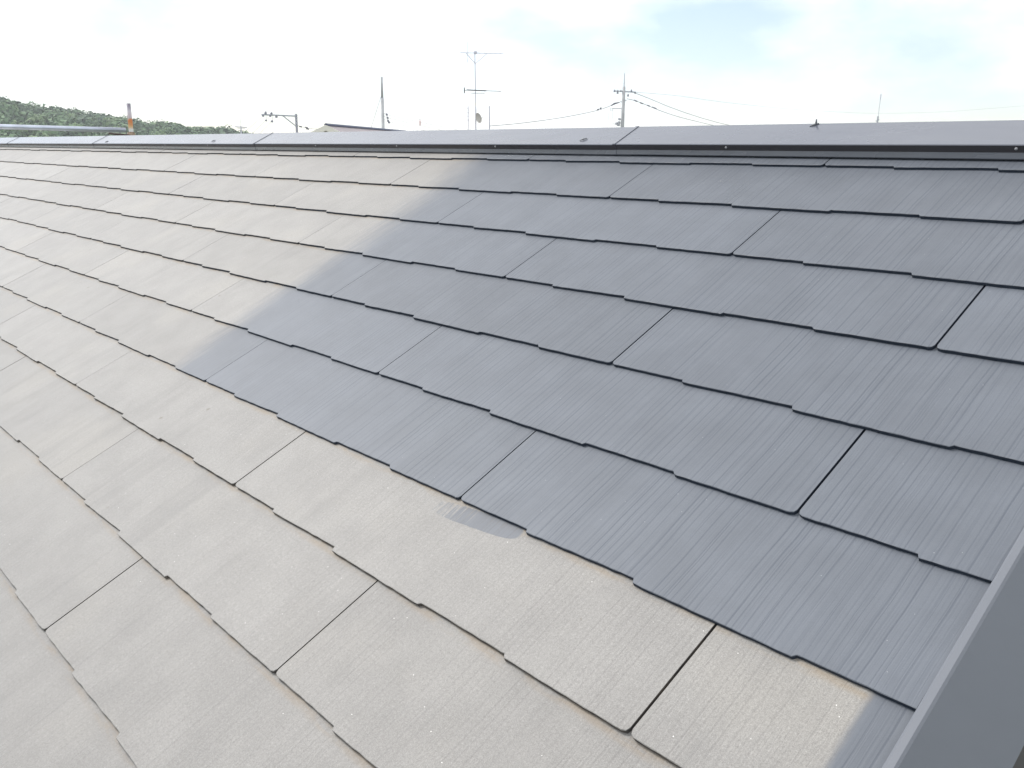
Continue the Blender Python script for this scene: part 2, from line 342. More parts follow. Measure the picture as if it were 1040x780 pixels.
# where the fresh paint starts in each course: (u at head, u at foot)
PB = {-1: (-.70, -.715), 0: (-.715, -.662), 1: (-.687, -.656), 2: (-.665, -.630), 3: (-.674, -.651), 4: (-.692, -.655), 5: (-.680, -.642)}
joint_rand = random.Random(5)
roof = None; slates = []
rows = range(-1, 16)
hidden = MB()
for k in rows:
    vb = -(k + 1) * EXPO + DV.get(k, 0)
    head = -k * EXPO + DV.get(k - 1, 0)
    par = k % 2
    js = []
    for n in range(-18, 5):
        if (n - par) % 2: continue
        left_bias = -.015 if (k >= 4 and n < 0) else 0
        js.append(n * .455 + DU.get((k, n), left_bias + joint_rand.uniform(-.004, .004)))
    for a, b in zip(js, js[1:]):
        if b < U0 + .05 or a > 1.139 - .03: continue
        cutl, cutr = a < U0, b > 1.139
        ua, ub = max(a, U0), min(b, 1.139)
        x0 = ua - a
        sd_ = hash((k, round(a, 2))) % 100000
        lift = random.Random(k * 977 + int(a * 100)).uniform(0, .0006)
        length = min(.40, .068 - vb)
        # seen in the photograph?
        vis = False
        for i in range(13):
            for j in range(5):
                q = project(Vector((ua + (ub - ua) * i / 12, vb + EXPO * j / 4, 0)))
                if q and -4 < q[0] < 1044 and 0 < q[1] < 784: vis = True
        if not vis:
            slate(hidden, ua, ub, vb, length, x0, lift, k * 100 + int(a * 10), round_l=not cutl, round_r=not cutr); continue
        slates.append((k, ua, ub, vb, head, length, x0, lift, cutl, cutr))
# far slope: plain courses
for k in range(0, 16):
    for i in range(10):
        a = U0 + .05 + (0 if k % 2 else -.455) + i * .91; b = min(a + .91, 1.139); a = max(a, U0)
        if b - a > .05: slate(hidden, a, b, -(k + 1) * EXPO, .40 if k > 1 else .23, 0, 0, k * 31 + i, fmap=lambda p: far(*p))
nd = len(deck.f)
off = len(deck.v); deck.v += hidden.v; deck.f += [[i + off for i in f] for f in hidden.f]; deck.m += [m_ + 1 for m_ in hidden.m]
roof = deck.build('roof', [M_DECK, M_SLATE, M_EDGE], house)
roof.location = (0, 0, ZR); roof.rotation_euler = (TH, 0, 0)
for key, val in (('paint_from', 99.0), ('paint_lean', 0.0), ('paint_soft', .03), ('foot', 0.0), ('head', 9.0), ('edge_shade', 0.0), ('brush_slip', 0.0)): roof[key] = val
for (k, ua, ub, vb, head, length, x0, lift, cutl, cutr) in slates:
    mb = MB(); slate(mb, ua, ub + (.0014 if cutr else 0), vb, length, x0, lift, k * 100 + int(ua * 10), round_l=not cutl, round_r=not cutr)
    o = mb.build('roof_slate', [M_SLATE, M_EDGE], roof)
    o['foot'] = float(vb); o['head'] = float(head); o['brush_slip'] = 0.0; o['paint_lean'] = 0.0; o['paint_soft'] = .065
    if k in PB:
        h_, f_ = PB[k]
        if ub <= f_ - .02: o['paint_from'] = 99.0; o['label'] = 'bare weathered grey slate not yet painted'
        elif ua >= f_ - .02: o['paint_from'] = -99.0
        else:
            o['paint_from'] = f_ + .008; o['paint_lean'] = (h_ - f_) / EXPO; o['label'] = 'slate with fresh blue grey paint starting partway across it'
            if k <= 2: o['paint_soft'] = .11
        o['edge_shade'] = 1.0 if ub > f_ + .1 else .75
    else:
        o['paint_from'] = 99.0; o['edge_shade'] = .25
        o['label'] = 'bare weathered grey slate not yet painted'
        if ub > 1.1:
            o['paint_from'] = 1.100; o['paint_lean'] = -.02; o['paint_soft'] = .006; o['label'] = 'bare slate painted only along the gable edge'
        if k == 6 and ua < .5 < ub:
            o['brush_slip'] = 1.0; o['label'] = 'bare slate with a small slip of blue grey paint under the painted course'

# ridge cap: bent metal lengths lapping one another, on a batten
AX, BV, BN = VA, 0.034, 0.0300
def ridge_profile(dn, lapv=0.0):
    """half profile from the hem up to the apex, (v, n)"""
    va = (YS + (BN + dn) * math.sin(TH)) / math.cos(TH)
    return [(.0292 - lapv, .0030), (.0287 - lapv, .0052), (BV - .0004 - lapv, .0148), (BV - lapv, BN + dn - .0015), (BV + .0015 - lapv, BN + dn), (va, BN + dn)]
def extrude_ridge(mb, ua, ub, dn, lap):
    pr = ridge_profile(dn, lap)
    near = [[Vector((u, v, n)) for v, n in pr] for u in (ua, ub)]
    farp = [[far(u, v, n) for v, n in pr[:-1]][::-1] for u in (ua, ub)]
    st = [near[i] + farp[i] for i in (0, 1)]
    inner = []
    for i in (0, 1):
        inner.append([p + Vector((0, 0, -.0012)) + (Vector((0, .0012, 0)) if j < 4 else Vector((0, 0, 0))) for j, p in enumerate(st[i])])
    for i in range(len(st[0]) - 1):
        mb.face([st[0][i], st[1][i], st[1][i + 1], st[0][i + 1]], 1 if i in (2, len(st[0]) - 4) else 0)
    for e in (0, 1):
        for i in range(len(st[0]) - 1): mb.face([st[e][i], st[e][i + 1], inner[e][i + 1], inner[e][i]])
caps = [(-.144, 1.158), (-2.18, -.144), (-4.28, -2.18), (-6.27, -4.28), (U0 - .02, -6.27)]
rb = lambda o: (setattr(o, 'location', (0, 0, ZR)), setattr(o, 'rotation_euler', (TH, 0, 0)))
for i, (a, b) in enumerate(caps):
    m_ = MB(); extrude_ridge(m_, a - (.0 if i == len(caps) - 1 else 0), b + (.05 if i else 0), .0 if i == 0 else 0, 0)
    if i < len(caps) - 1:                       # raised lap seam at its left end
        extrude_ridge(m_, a - .0045, a + .0045, .0016, .0012)
    if i:                                        # shorten the underlap so sheets do not share a plane
        m_.v = [(x, y + 0.0, z - .0010 * min(1, max(0, (x - b + .01) / .02))) for x, y, z in m_.v]
    c_ = m_.build('ridge_cap', [M_CAP, M_FOLD], house); rb(c_)
    for x in ([b - .47, b - .98, b - 1.52] if i else [.26 - .091 + .03, .88 - .091 + .03]):
        s_ = MB(); s_.tube([(x, BV - .0022, .0225), (x, BV + .002, .0225)], [.0026, .0030], 8); s_.build('screw', M_SCREW, c_, True)
    for (dx, dv, sc) in {0: [(.515, .128, .36)], 1: [(-.13, .06, .4)], 2: [(-.45, .06, .4), (-1.9, .055, .4)]}.get(i, []):
        s_ = MB(); x = (a if i == 0 else b) + dx
        s_.tube([(x - .022 * sc, dv - .006, BN + .0008), (x, dv, BN + .0022), (x + .020 * sc, dv + .008, BN + .0012)], [.002 * sc, .0055 * sc, .003 * sc], 8)
        if i == 0: s_.tube([(x + .002, dv + .004, BN), (x + .004, dv + .006, BN + .012)], [.003, .0015], 8)
        s_.build('sealant_dab', M_DAB, c_, True)
m_ = MB()
for f in (lambda p: p, lambda p: far(*p)):
    pts = [[f(Vector((u, v, n))) for v, n in ((.046, .0035), (.046, .022), (.095, .022), (.095, .0035))] for u in (U0 + .005, 1.150)]
    for i in range(4): m_.face([pts[0][i], pts[1][i], pts[1][(i + 1) % 4], pts[0][(i + 1) % 4]])
    for e in pts: m_.face(e)
c_ = m_.build('ridge_batten', M_BATTEN, house); rb(c_)

# verge (gable edge) trim: lip on the slates and a deep painted face
for (ua, ub, nm) in ((1.1405, 1.152, 'verge_trim'), (U0 - .012, U0 - .0005, 'verge_trim')):
    m_ = MB()
    for f in (lambda p: p, lambda p: far(*p)):
        vtop = lambda n: (YS + n * math.sin(TH)) / math.cos(TH)
        prof = [(ua, -.03), (ua, .0012), (ua + .0022, .0026), (ub - .0025, .0026), (ub, .0004), (ub + .0570, -.092), (ub + .0550, -.096), (ub - .012, -.096), (ub - .012, -.03)] if ua > 0 else [(ub, -.03), (ub, .0012), (ub - .002, .0024), (ua + .002, .0024), (ua, .0004), (ua - .0570, -.092), (ua - .0550, -.096), (ua + .012, -.096), (ua + .012, -.03)]
        A_ = [f(Vector((x, VE - .03, n))) for x, n in prof]; B_ = [f(Vector((x, min(vtop(n), .13), n))) for x, n in prof]
        for i in range(len(prof)): j = (i + 1) % len(prof); m_.face([A_[i], A_[j], B_[j], B_[i]])
        m_.face(A_); m_.face(B_)
    c_ = m_.build(nm, M_VERGE, house); rb(c_)
m_ = MB()
for f in (lambda p: p, lambda p: far(*p)):
    A_ = [f(Vector((x, VE, n))) for x, n in ((1.10, -.10), (1.160, -.10), (1.160, -.50), (1.10, -.50))]; B_ = [f(Vector((x, (YS + n * math.sin(TH)) / math.cos(TH), n))) for x, n in ((1.10, -.10), (1.160, -.10), (1.160, -.50), (1.10, -.50))]
    for i in range(4): j = (i + 1) % 4; m_.face([A_[i], A_[j], B_[j], B_[i]])
    m_.face(A_)
c_ = m_.build('barge_board', mat('dark_gap_fill', (.03, .03, .034), .6), house); rb(c_)  # dark board added to stand for the unlit gap under the verge trim
# walls, soffits, gutters
YE = RW(0, VE, 0).y; ZE = RW(0, VE, -.05).z
WX0, WX1, WY0, WY1 = U0 + .35, 0.80, YE + .45, 2 * YS - YE - .45
def roof_under(y): return ZR + (YS - abs(y - YS)) * math.tan(TH) - .075 - YS * 0
m_ = MB()
zt = lambda y: roof_under(y)
P0 = [(WX0, WY0), (WX1, WY0), (WX1, WY1), (WX0, WY1)]
m_.face([(WX0, WY0, 0), (WX1, WY0, 0), (WX1, WY0, zt(WY0)), (WX0, WY0, zt(WY0))])
m_.face([(WX0, WY1, 0), (WX1, WY1, 0), (WX1, WY1, zt(WY1)), (WX0, WY1, zt(WY1))])
for X in (WX0, WX1): m_.face([(X, WY0, 0), (X, WY1, 0), (X, WY1, zt(WY1)), (X, YS, zt(YS)), (X, WY0, zt(WY0))])
m_.build('wall', M_WALL, house)
for f in (lambda p: p, lambda p: far(*p)):
    pts = [f(Vector((u, VE - .055, -.05))) for u in (U0, 1.14)]
    m_ = MB(); m_.tube(pts, .052, 12); c_ = m_.build('gutter', M_BATTEN, house, True); rb(c_)

# ------------------------------------------------------------------ scaffold beyond the far gable
def banded(name, bands, rough, metal=0):
    """a pipe whose paint and rust change along its height: bands = [(z, colour)]"""
    m = mat(name, bands[0][1], rough, metal=metal); t = m.node_tree; b = t.nodes['Principled BSDF']
    c = N(t, 'ShaderNodeTexCoord'); s_ = N(t, 'ShaderNodeSeparateXYZ'); n = N(t, 'ShaderNodeTexNoise', i_Scale=30, i_Detail=4); a = N(t, 'ShaderNodeMath', operation='MULTIPLY_ADD'); a.inputs[1].default_value = .05
    mr = N(t, 'ShaderNodeMapRange'); z0, z1 = bands[0][0], bands[-1][0]; mr.inputs[1].default_value = z0; mr.inputs[2].default_value = z1
    r = N(t, 'ShaderNodeValToRGB'); el = r.color_ramp.elements
    while len(el) < len(bands): el.new(.5)
    for e, (z, col) in zip(el, bands): e.position = (z - z0) / (z1 - z0); e.color = (*col, 1)
    K = t.links.new; K(c.outputs['Object'], s_.inputs[0]); K(c.outputs['Object'], n.inputs['Vector']); K(n.outputs['Fac'], a.inputs[0]); K(s_.outputs[2], a.inputs[2]); K(a.outputs[0], mr.inputs[0]); K(mr.outputs[0], r.inputs[0]); K(r.outputs[0], b.inputs['Base Color'])
    return m
ptop = at(130.4, 105, 10.2); pb = Vector((ptop.x, ptop.y, 0)); H = ptop.z
WHT, RST, GRY = (.62, .62, .60), (.50, .17, .05), (.30, .28, .32)
M_POST = banded('painted_rusty_pipe', [(H - .40, WHT), (H - .235, WHT), (H - .205, (.55, .36, .18)), (H - .165, RST), (H - .14, RST), (H - .12, (.42, .36, .36)), (H - .05, (.45, .42, .45)), (H, (.22, .20, .24))], .55)
M_GALV = mat('galvanised_pipe', (.50, .53, .60), .38, metal=.85, noise=.12, scale=8)
M_RUST = mat('rusty_coupler', (.30, .22, .16), .8, noise=.4, scale=40, bump=.4)
sc = thing('scaffold_frame', 'grey scaffold rail joined to white post with orange rust beyond the ridge', 'scaffold', pb)
def P_(o): return o - pb
m_ = MB(); m_.tube([(0, 0, 0), (0, 0, H - .32), (0, 0, H - .21), (0, 0, H)], [.0225, .0225, .0225, .0205], 16); m_.build('post', M_POST, sc, True)
rl0, rl1 = at(-260, 122.5, 9.9), at(127.5, 132.2, 10.12)
m_ = MB(); m_.tube([P_(rl0), P_(rl0 + (rl1 - rl0) * .5) + Vector((0, 0, .004)), P_(rl1)], .0245, 16); m_.build('rail', M_GALV, sc, True)
m_ = MB(); q = P_(rl1); m_.box((-.040, -.03, q.z - .045), (.028, .028, q.z - .022)); m_.tube([(0, 0, q.z - .06), (0, 0, q.z - .015)], .026, 12); m_.build('coupler', M_RUST, sc)
m_ = MB(); q0 = P_(at(110, 135.5, 10.2)); m_.tube([q0, (0, 0, q.z - .05)], .010, 8); m_.build('shadow_bar', mat('shadow_bar_dark', (.07, .05, .045), .7), sc)  # thin dark bar standing for the shadow under the rail

# ------------------------------------------------------------------ wooded hill
prof = [(-900, 132), (-700, 112), (-500, 98), (-300, 92), (-120, 97), (-40, 99), (0, 102), (10, 102), (18, 106), (35, 108), (46, 111), (53, 113.5), (62, 113), (74, 115), (82, 114.5), (92, 117), (112, 120), (124, 122.5), (135, 123.5), (144, 124.5), (150, 127), (156, 129), (162, 125.5), (170, 127), (180, 129), (196, 132), (215, 132.5), (232, 133), (250, 137), (275, 143), (330, 152)]
def top_at(px):
    for (a, p), (b, q) in zip(prof, prof[1:]):
        if a <= px <= b: return p + (q - p) * (px - a) / (b - a)
    return 155
HD = 420.0
def hill_point(px, s):
    """s 0 (foot, near) .. 1 (crest) .. 1.6 (behind)"""
    d = HD - 150 + 150 * s if s <= 1 else HD + 200 * (s - 1)
    crest = at(px, top_at(px), HD).z - 4.2
    z = max(crest, 0.0) * (math.sin(min(s, 1) * math.pi / 2) ** .9 if s <= 1 else max(0, 1 - (s - 1) ** 1.3 * 1.2))
    p = at(px, 140, d); return Vector((p.x, p.y, z - .3 if s < .02 else z))
m_ = MB(); NX, NY = 90, 14
gv = [[hill_point(-900 + 1230 * i / NX, 1.8 * j / NY) for j in range(NY + 1)] for i in range(NX + 1)]
for i in range(NX):
    for j in range(NY): m_.face([gv[i][j], gv[i + 1][j], gv[i + 1][j + 1], gv[i][j + 1]])
hm = mat('forest_floor', (.045, .06, .03), .95, noise=.3, scale=.05)
tag(m_.build('hills', hm), kind='structure')
rg = random.Random(3)
wood = MB()
def leaf_clump(mb, c, r, n, mi):
    for _ in range(n):
        d = Vector((rg.gauss(0, 1), rg.gauss(0, 1), rg.gauss(0, 1))).normalized()
        p = c + Vector((d.x * r, d.y * r, d.z * r * .85)) * rg.uniform(.72, 1.05)
        a = Vector((rg.gauss(0, 1), rg.gauss(0, 1), rg.gauss(0, 1))); nrm = (d + a * .22).normalized(); t1 = nrm.orthogonal().normalized(); t2 = nrm.cross(t1); s_ = r * rg.uniform(.10, .19)
        mb.face([p + t1 * s_ - t2 * s_ * .6, p + t1 * s_ * .3 + t2 * s_, p - t1 * s_ + t2 * s_ * .4, p - t1 * s_ * .4 - t2 * s_], mi)
for i in range(1000):
    px = rg.uniform(-330, 262) if i < 850 else rg.uniform(-880, -330)
    s_ = rg.choice([rg.uniform(.12, .95), rg.uniform(.75, 1.05)])
    c = hill_point(px, s_)
    if c.z < 1: continue
    r = rg.uniform(2.6, 5.0); mi = rg.choice([0, 0, 1, 1, 2])
    n = 130 if px > -330 else 22
    leaf_clump(wood, c + Vector((0, 0, 1.4)), r, n, mi)
    for _ in range(2): leaf_clump(wood, c + Vector((rg.uniform(-r, r) * .7, rg.uniform(-r, r) * .7, 1.4 + rg.uniform(-.3, .6) * r)), r * .6, n // 2, mi)
fm = [mat('leaves_dark', (.048, .092, .042), .8), mat('leaves_mid', (.075, .140, .055), .8), mat('leaves_light', (.115, .180, .070), .8)]
tag(wood.build('wood', fm), 'green broadleaved wood covering the low hill at the left', 'trees', kind='stuff')

# ------------------------------------------------------------------ neighbouring houses
M_GROOF = mat('brown_roof_sheet', (.24, .20, .20), .5, noise=.12, scale=2)
M_TRIM = mat('cream_barge_paint', (.74, .71, .63), .6)
M_RIDGE2 = mat('dark_blue_ridge_tile', (.035, .042, .09), .45)
M_GLASS = mat('window_glass', (.04, .05, .06), .08)
def gable_house(label, A, B, half, pitch, wall, roof_m, ridge_m, trim_m, group=None):
    """ridge from A (gable end) to B; half = half width; walls down to the ground"""
    d = Vector((B.x - A.x, B.y - A.y, 0)); Ln = d.length; d.normalize(); s_ = Vector((d.y, -d.x, 0)); zr = A.z
    base = Vector(((A.x + B.x) / 2, (A.y + B.y) / 2, 0))
    t = thing('neighbour_house', label, 'house', base, group)
    Q = lambda x, y, z: Vector((A.x, A.y, 0)) + d * x + s_ * y + Vector((0, 0, z)) - base
    drop = half * math.tan(pitch)
    m_ = MB()
    wv = half - .45; wz = zr - .14 - wv * math.tan(pitch)
    for x in (.35, Ln - .35): m_.face([Q(x, -wv, 0), Q(x, wv, 0), Q(x, wv, wz), Q(x, 0, zr - .14), Q(x, -wv, wz)])
    for y in (-wv, wv): m_.face([Q(.35, y, 0), Q(Ln - .35, y, 0), Q(Ln - .35, y, wz), Q(.35, y, wz)])
    m_.build('wall', wall, t)
    m_ = MB()
    for y in (-half, half):
        a = [Q(0, 0, zr), Q(Ln, 0, zr), Q(Ln, y, zr - drop), Q(0, y, zr - drop)]; b = [p - Vector((0, 0, .10)) for p in a]
        m_.face(a); m_.face(b[::-1])
        for i in range(4): j = (i + 1) % 4; m_.face([a[i], a[j], b[j], b[i]])
    rf = m_.build('roof', roof_m, t)
    m_ = MB(); m_.tube([Q(-.02, 0, zr + .02), Q(Ln + .02, 0, zr + .02)], .07, 8); m_.build('ridge_tile', ridge_m, rf)
    for x in (-.035, Ln + .035):
        for y in (-half, half):
            m_ = MB()
            a = [Q(x, 0, zr + .02), Q(x, y, zr - drop + .02), Q(x, y, zr - drop - .2), Q(x, 0, zr - .22)]
            b = [p + d * .03 for p in a]; m_.face(a); m_.face(b[::-1])
            for i in range(4): j = (i + 1) % 4; m_.face([a[i], a[j], b[j], b[i]])
            m_.build('barge_board', trim_m, rf)
    for x, zz in ((Ln * .3, 3.9), (Ln * .7, 3.9), (Ln * .5, 1.2)):
        for y in (-wv - .012, wv + .012):
            m_ = MB(); P4 = lambda e, f: [Q(x - .8 - e, y, zz - e), Q(x + .8 + e, y, zz - e), Q(x + .8 + e, y, zz + 1.1 + e), Q(x - .8 - e, y, zz + 1.1 + e)]
            m_.face(P4(.06, 0)); f_ = m_.build('window', trim_m, t)
            m_ = MB(); yy = y + (.01 if y > 0 else -.01); m_.face([Q(x - .8, yy, zz), Q(x + .8, yy, zz), Q(x + .8, yy, zz + 1.1), Q(x - .8, yy, zz + 1.1)]); m_.build('pane', M_GLASS, f_)
    return t
A = at(331, 127.3, 40); B = at(412, 132.6, 52); B.z = A.z
gable_house('cream gabled house whose brown roof with dark blue ridge peeps over the ridge', A, B, 3.6, math.radians(24), M_WALL, M_GROOF, M_RIDGE2, M_TRIM)
A2 = at(466, 136.5, 37.5); B2 = at(520, 136.5, 42); B2.z = A2.z
gable_house('low roofed house under the tall television antenna', A2, B2, 3.5, math.radians(22), M_WALL, M_GROOF, M_RIDGE2, M_TRIM)

# ------------------------------------------------------------------ aerials and poles
M_ALU = mat('weathered_aluminium', (.55, .55, .60), .5, metal=.2)
M_DARK = mat('dark_plastic', (.05, .05, .06), .5)
M_CONC = mat('pole_concrete', (.40, .405, .41), .85, noise=.12, scale=3)
M_CERAM = mat('grey_insulator', (.22, .22, .26), .35)
M_STEEL = mat('galvanised_arm', (.42, .43, .47), .5, metal=.3)
M_CABLE = mat('cable_sheath', (.12, .12, .15), .6)
RIGHT = Vector((cx.x, cx.y, 0)).normalized(); UP = Vector((0, 0, 1)); FWD = Vector((-cz.x, -cz.y, 0)).normalized()
def px_scale(d): return d / FPX * 1.02
def antenna_base(px, d, zoff=None): p = at(px, 136.5, d); return p

# television antenna with two yagis and a dish
D = 40.0
base = at(483.2, 136.4, D); t = thing('television_antenna', 'tall mast with two yagi aerials and a small dish on the low roofed house', 'antenna', base)
R_ = lambda px, py: at(px, py, D) - base
m_ = MB(); m_.tube([(0, 0, -.3), R_(483.2, 109)], .030, 8); m_.tube([R_(483.2, 109), R_(482.2, 52)], .021, 8); m_.build('mast', M_ALU, t)
m_ = MB(); m_.tube([R_(467.5, 53.4), R_(511.5, 54.6)], .014, 6); m_.tube([R_(473.5, 54), R_(482.6, 64.5)], .014, 6); m_.tube([R_(495, 54), R_(482.9, 64.5)], .014, 6); m_.tube([R_(474.4, 42.5), R_(474.6, 63.5)], .011, 6)
for i in range(7):
    q = R_(476 + i * 5.4, 53.7 + i * .12); m_.tube([q - FWD * .45, q + FWD * .45], .006, 5)
m_.box((-.06, -.05, R_(482, 53.5).z - .05), (.04, .05, R_(482, 53.5).z + .06)); m_.build('yagi', M_ALU, t)
m_ = MB(); m_.tube([R_(474, 91.3), R_(494, 92.2)], .024, 6); m_.tube([R_(494, 92.2), R_(509, 92.8)], .012, 6); m_.tube([R_(478.5, 94.6), R_(492.5, 94.6)], .012, 6)
q = R_(471.6, 91.8); m_.tube([q - UP * .12, q + UP * .12], .022, 6); m_.tube([q, R_(474.5, 91.6)], .012, 6)
for i in range(9):
    q = R_(476 + i * 3.9, 91.8 + i * .1); m_.tube([q - FWD * .22, q + FWD * .22], .007, 5)
m_.build('yagi', M_DARK, t)
m_ = MB(); c = R_(485.8, 120); ax = (RIGHT * .8 - FWD * .55 + UP * .25).normalized(); e1 = ax.orthogonal().normalized(); e2 = ax.cross(e1)
rings = []
for r_, dpt in ((0.02, -.045), (.10, -.035), (.17, -.015), (.225, .02)):
    rings.append([c + ax * dpt + (e1 * math.cos(2 * math.pi * k / 20) + e2 * math.sin(2 * math.pi * k / 20)) * r_ for k in range(20)])
for a, b in zip(rings, rings[1:]):
    for k in range(20): m_.face([a[k], a[(k + 1) % 20], b[(k + 1) % 20], b[k]])
m_.face(rings[0]); m_.tube([c + ax * .02 - UP * .2, c + ax * .25], .010, 6); m_.tube([c - ax * .05, R_(483, 120)], .03, 6)
m_.build('dish', mat('dish_paint', (.42, .40, .36), .5), t)
m_ = MB(); m_.tube([R_(482.9, 104.6), R_(483, 107)], .032, 8); m_.build('mast_collar', M_TRIM, t)

base = at(475.5, 136.4, D + .6); t = thing('rung_aerial', 'thin pole with short rungs left of the dish mast', 'antenna', base)
R_ = lambda px, py: at(px, py, D + .6) - base
m_ = MB(); m_.tube([(0, 0, -.3), R_(475.4, 108)], .020, 6); m_.build('mast', M_ALU, t)
for y in (110, 114, 118, 122):
    m_ = MB(); m_.tube([R_(472.6 + (y % 4) * .2, y), R_(477.2, y)], .009, 5); m_.build('rung', M_ALU, t)
base = at(497.2, 136.4, D - .8); t = thing('steel_pole', 'plain thin grey pole right of the dish mast', 'pole', base)
m_ = MB(); m_.tube([(0, 0, -.3), at(497.0, 108, D - .8) - base], [.028, .026], 8); m_.build('shaft', M_ALU, t)
m_ = MB(); m_.tube([at(497.0, 108.3, D - .8) - base, at(497.0, 107.6, D - .8) - base], .033, 8); m_.build('cap', M_ALU, t)

# small aerial over the end of the hill
D = 62.0; base = at(244.6, 140.5, D); base.z = 0
t = thing('cross_aerial', 'small aerial with a short crossbar at the end of the hill', 'antenna', base)
R_ = lambda px, py: at(px, py, D) - base
m_ = MB(); m_.tube([(0, 0, 0), R_(244.6, 128)], .045, 6); m_.tube([R_(244.6, 128), R_(243.8, 119.5)], .014, 6); m_.build('mast', M_ALU, t)
m_ = MB(); m_.tube([R_(238.5, 128.6), R_(251, 129.3)], .035, 6); m_.tube([R_(241, 130.2), R_(248.6, 130.4)], .02, 6); m_.build('crossbar', M_ALU, t)

# whip aerial right
D = 30.0; base = at(891.6, 124.5, D)
t = thing('whip_aerial', 'leaning white whip aerial with dark foot at the right of the ridge', 'antenna', base)
R_ = lambda px, py: at(px, py, D) - base
m_ = MB(); m_.tube([(0, 0, -base.z), R_(891.8, 118)], .026, 8); m_.tube([R_(889.5, 123), R_(893, 121.5)], .015, 6); m_.build('mount', M_STEEL, t)
m_ = MB(); m_.tube([R_(891.8, 118.5), R_(894.3, 100)], .011, 6); m_.build('whip', mat('white_fibreglass', (.62, .62, .66), .4), t)
m_ = MB(); m_.tube([R_(894.2, 101), R_(894.8, 95.5)], .018, 6); m_.build('tip', M_ALU, t)

def wire(label, pts, r, cat='cable', group=None, name='cable'):
    m_ = MB(); m_.tube(pts, r, 5)
    c = sum((Vector(p) for p in pts), Vector()) / len(pts)
    return tag(m_.build(name, M_CABLE, None, True, loc=pts[0]), label, cat, group)
def path(keys, n=14):
    """smooth run through (px, py, d) keys (Catmull-Rom in world space)"""
    P = [at(*k) for k in keys]; P = [P[0] * 2 - P[1]] + P + [P[-1] * 2 - P[-2]]; out = []
    for i in range(1, len(P) - 2):
        for k in range(n):
            s_ = k / n; a, b, c, d = P[i - 1:i + 3]
            out.append(.5 * ((2 * b) + (c - a) * s_ + (2 * a - 5 * b + 4 * c - d) * s_ ** 2 + (3 * b - a - 3 * c + d) * s_ ** 3))
    return out + [P[-2]]

# utility pole with crossarm
D = 52.0; top = at(633.8, 88, D); base = Vector((top.x, top.y, 0))
t = thing('utility_pole', 'concrete utility pole with crossarm and insulators near the middle of the ridge', 'utility pole', base)
R_ = lambda px, py: at(px, py, D) - base
zt_ = top.z
m_ = MB(); m_.tube([(0, 0, 0), (0, 0, zt_ - 2.2), (0, 0, zt_)], [.20, .105, .080], 12); m_.build('shaft', M_CONC, t, True)
m_ = MB(); m_.tube([(0, 0, zt_ - .02), (0, 0, zt_ + .38), (0, 0, zt_ + .74)], [.028, .024, .014], 8); m_.build('top_pin', M_STEEL, t)
ya = R_(633, 92.8).z
m_ = MB(); m_.box((-.025, -.06, -.03), (.025, .06, .03), Matrix.Translation((0, -.12, ya)));
aL, aR = R_(623.5, 92.3), R_(645.5, 93.6)
m_.tube([aL, aR], .045, 4); m_.tube([(0, 0, ya - .35), aL * .55 + aR * .45], .012, 5); m_.build('crossarm', M_STEEL, t)
for (x, y0, y1) in ((624, 91, 93.4), (627.2, 91.2, 95.2), (630.5, 91.2, 93.2), (641.2, 90.8, 93.5), (645, 93, 95.2), (637.8, 95.3, 98)):
    m_ = MB(); a, b = R_(x, y1), R_(x + .2, y0); m_.tube([a, a + (b - a) * .25, a + (b - a) * .3, a + (b - a) * .6, a + (b - a) * .65, b], [.055, .06, .035, .055, .03, .022], 8); m_.build('insulator', M_CERAM, t)
m_ = MB(); m_.tube([R_(621.8, 110), R_(632, 110.3)], .022, 5); m_.tube([R_(620.5, 109.2), R_(620.3, 112.4), R_(622.5, 112.2), R_(622.3, 109.8)], .02, 5); m_.build('service_bracket', M_STEEL, t)
m_ = MB(); m_.tube([R_(636.4, 101.6), R_(631, 103.5)], .03, 5); m_.build('cable_hook', M_STEEL, t)
for (x, y) in ((629, 121), (628.6, 124.3), (628.2, 127), (626.2, 125.4)):
    m_ = MB(); q = R_(x, y); m_.box((q.x - .05, q.y - .05, q.z - .06), (q.x + .05, q.y + .05, q.z + .06)); m_.tube([q, Vector((0, 0, q.z))], .015, 5); m_.build('junction_box', M_STEEL, t)
m_ = MB()
for x in (622.5, 618.5): m_.tube([R_(x, 112), R_(x - .8, 124), R_(628.5, 128)], .006, 4)
m_.build('service_wire', M_CABLE, t)

w1 = path([(632.5, 102.6, D), (626, 105, D), (616, 109, 50.5), (603, 113, 49), (570, 119.5, 46), (530, 125, 43), (497, 128, 39.2)])
o = thing('service_cable', 'dark cable sagging from the utility pole left to the thin grey pole', 'cable', w1[0])
m_ = MB(); m_.tube([p - w1[0] for p in w1], .014, 5); m_.build('line', M_CABLE, o, True)
m_ = MB()
m_.tube([at(620.8, 107.2, 51.4) - w1[0], at(624, 105.2, 51.6) - w1[0], at(629, 104, 51.8) - w1[0]], [.03, .05, .025], 6)
m_.build('splice', M_CABLE, o)
for (x, y) in ((607.2, 111.3), (610, 109.9)):
    m_ = MB(); m_.tube([at(x - .9, y + .5, 49.6) - w1[0], at(x + .9, y - .5, 49.6) - w1[0]], .04, 6); m_.build('clamp', M_CABLE, o)
w2 = path([(645, 94.4, D), (655, 98.3, 54), (667, 103.2, 56), (680, 108.6, 58), (700, 115.8, 61), (722, 122.5, 65), (742, 127.4, 69), (790, 137, 78)])
wire('upper of two wires running from the crossarm down behind the ridge', w2, .015, group='wires right of the utility pole')
w3 = path([(637, 100.3, D), (645, 102.2, 53), (657, 106.8, 55), (673, 113.3, 57), (690, 118.8, 60), (708, 123.4, 63), (726, 127.6, 66), (770, 137, 74)])
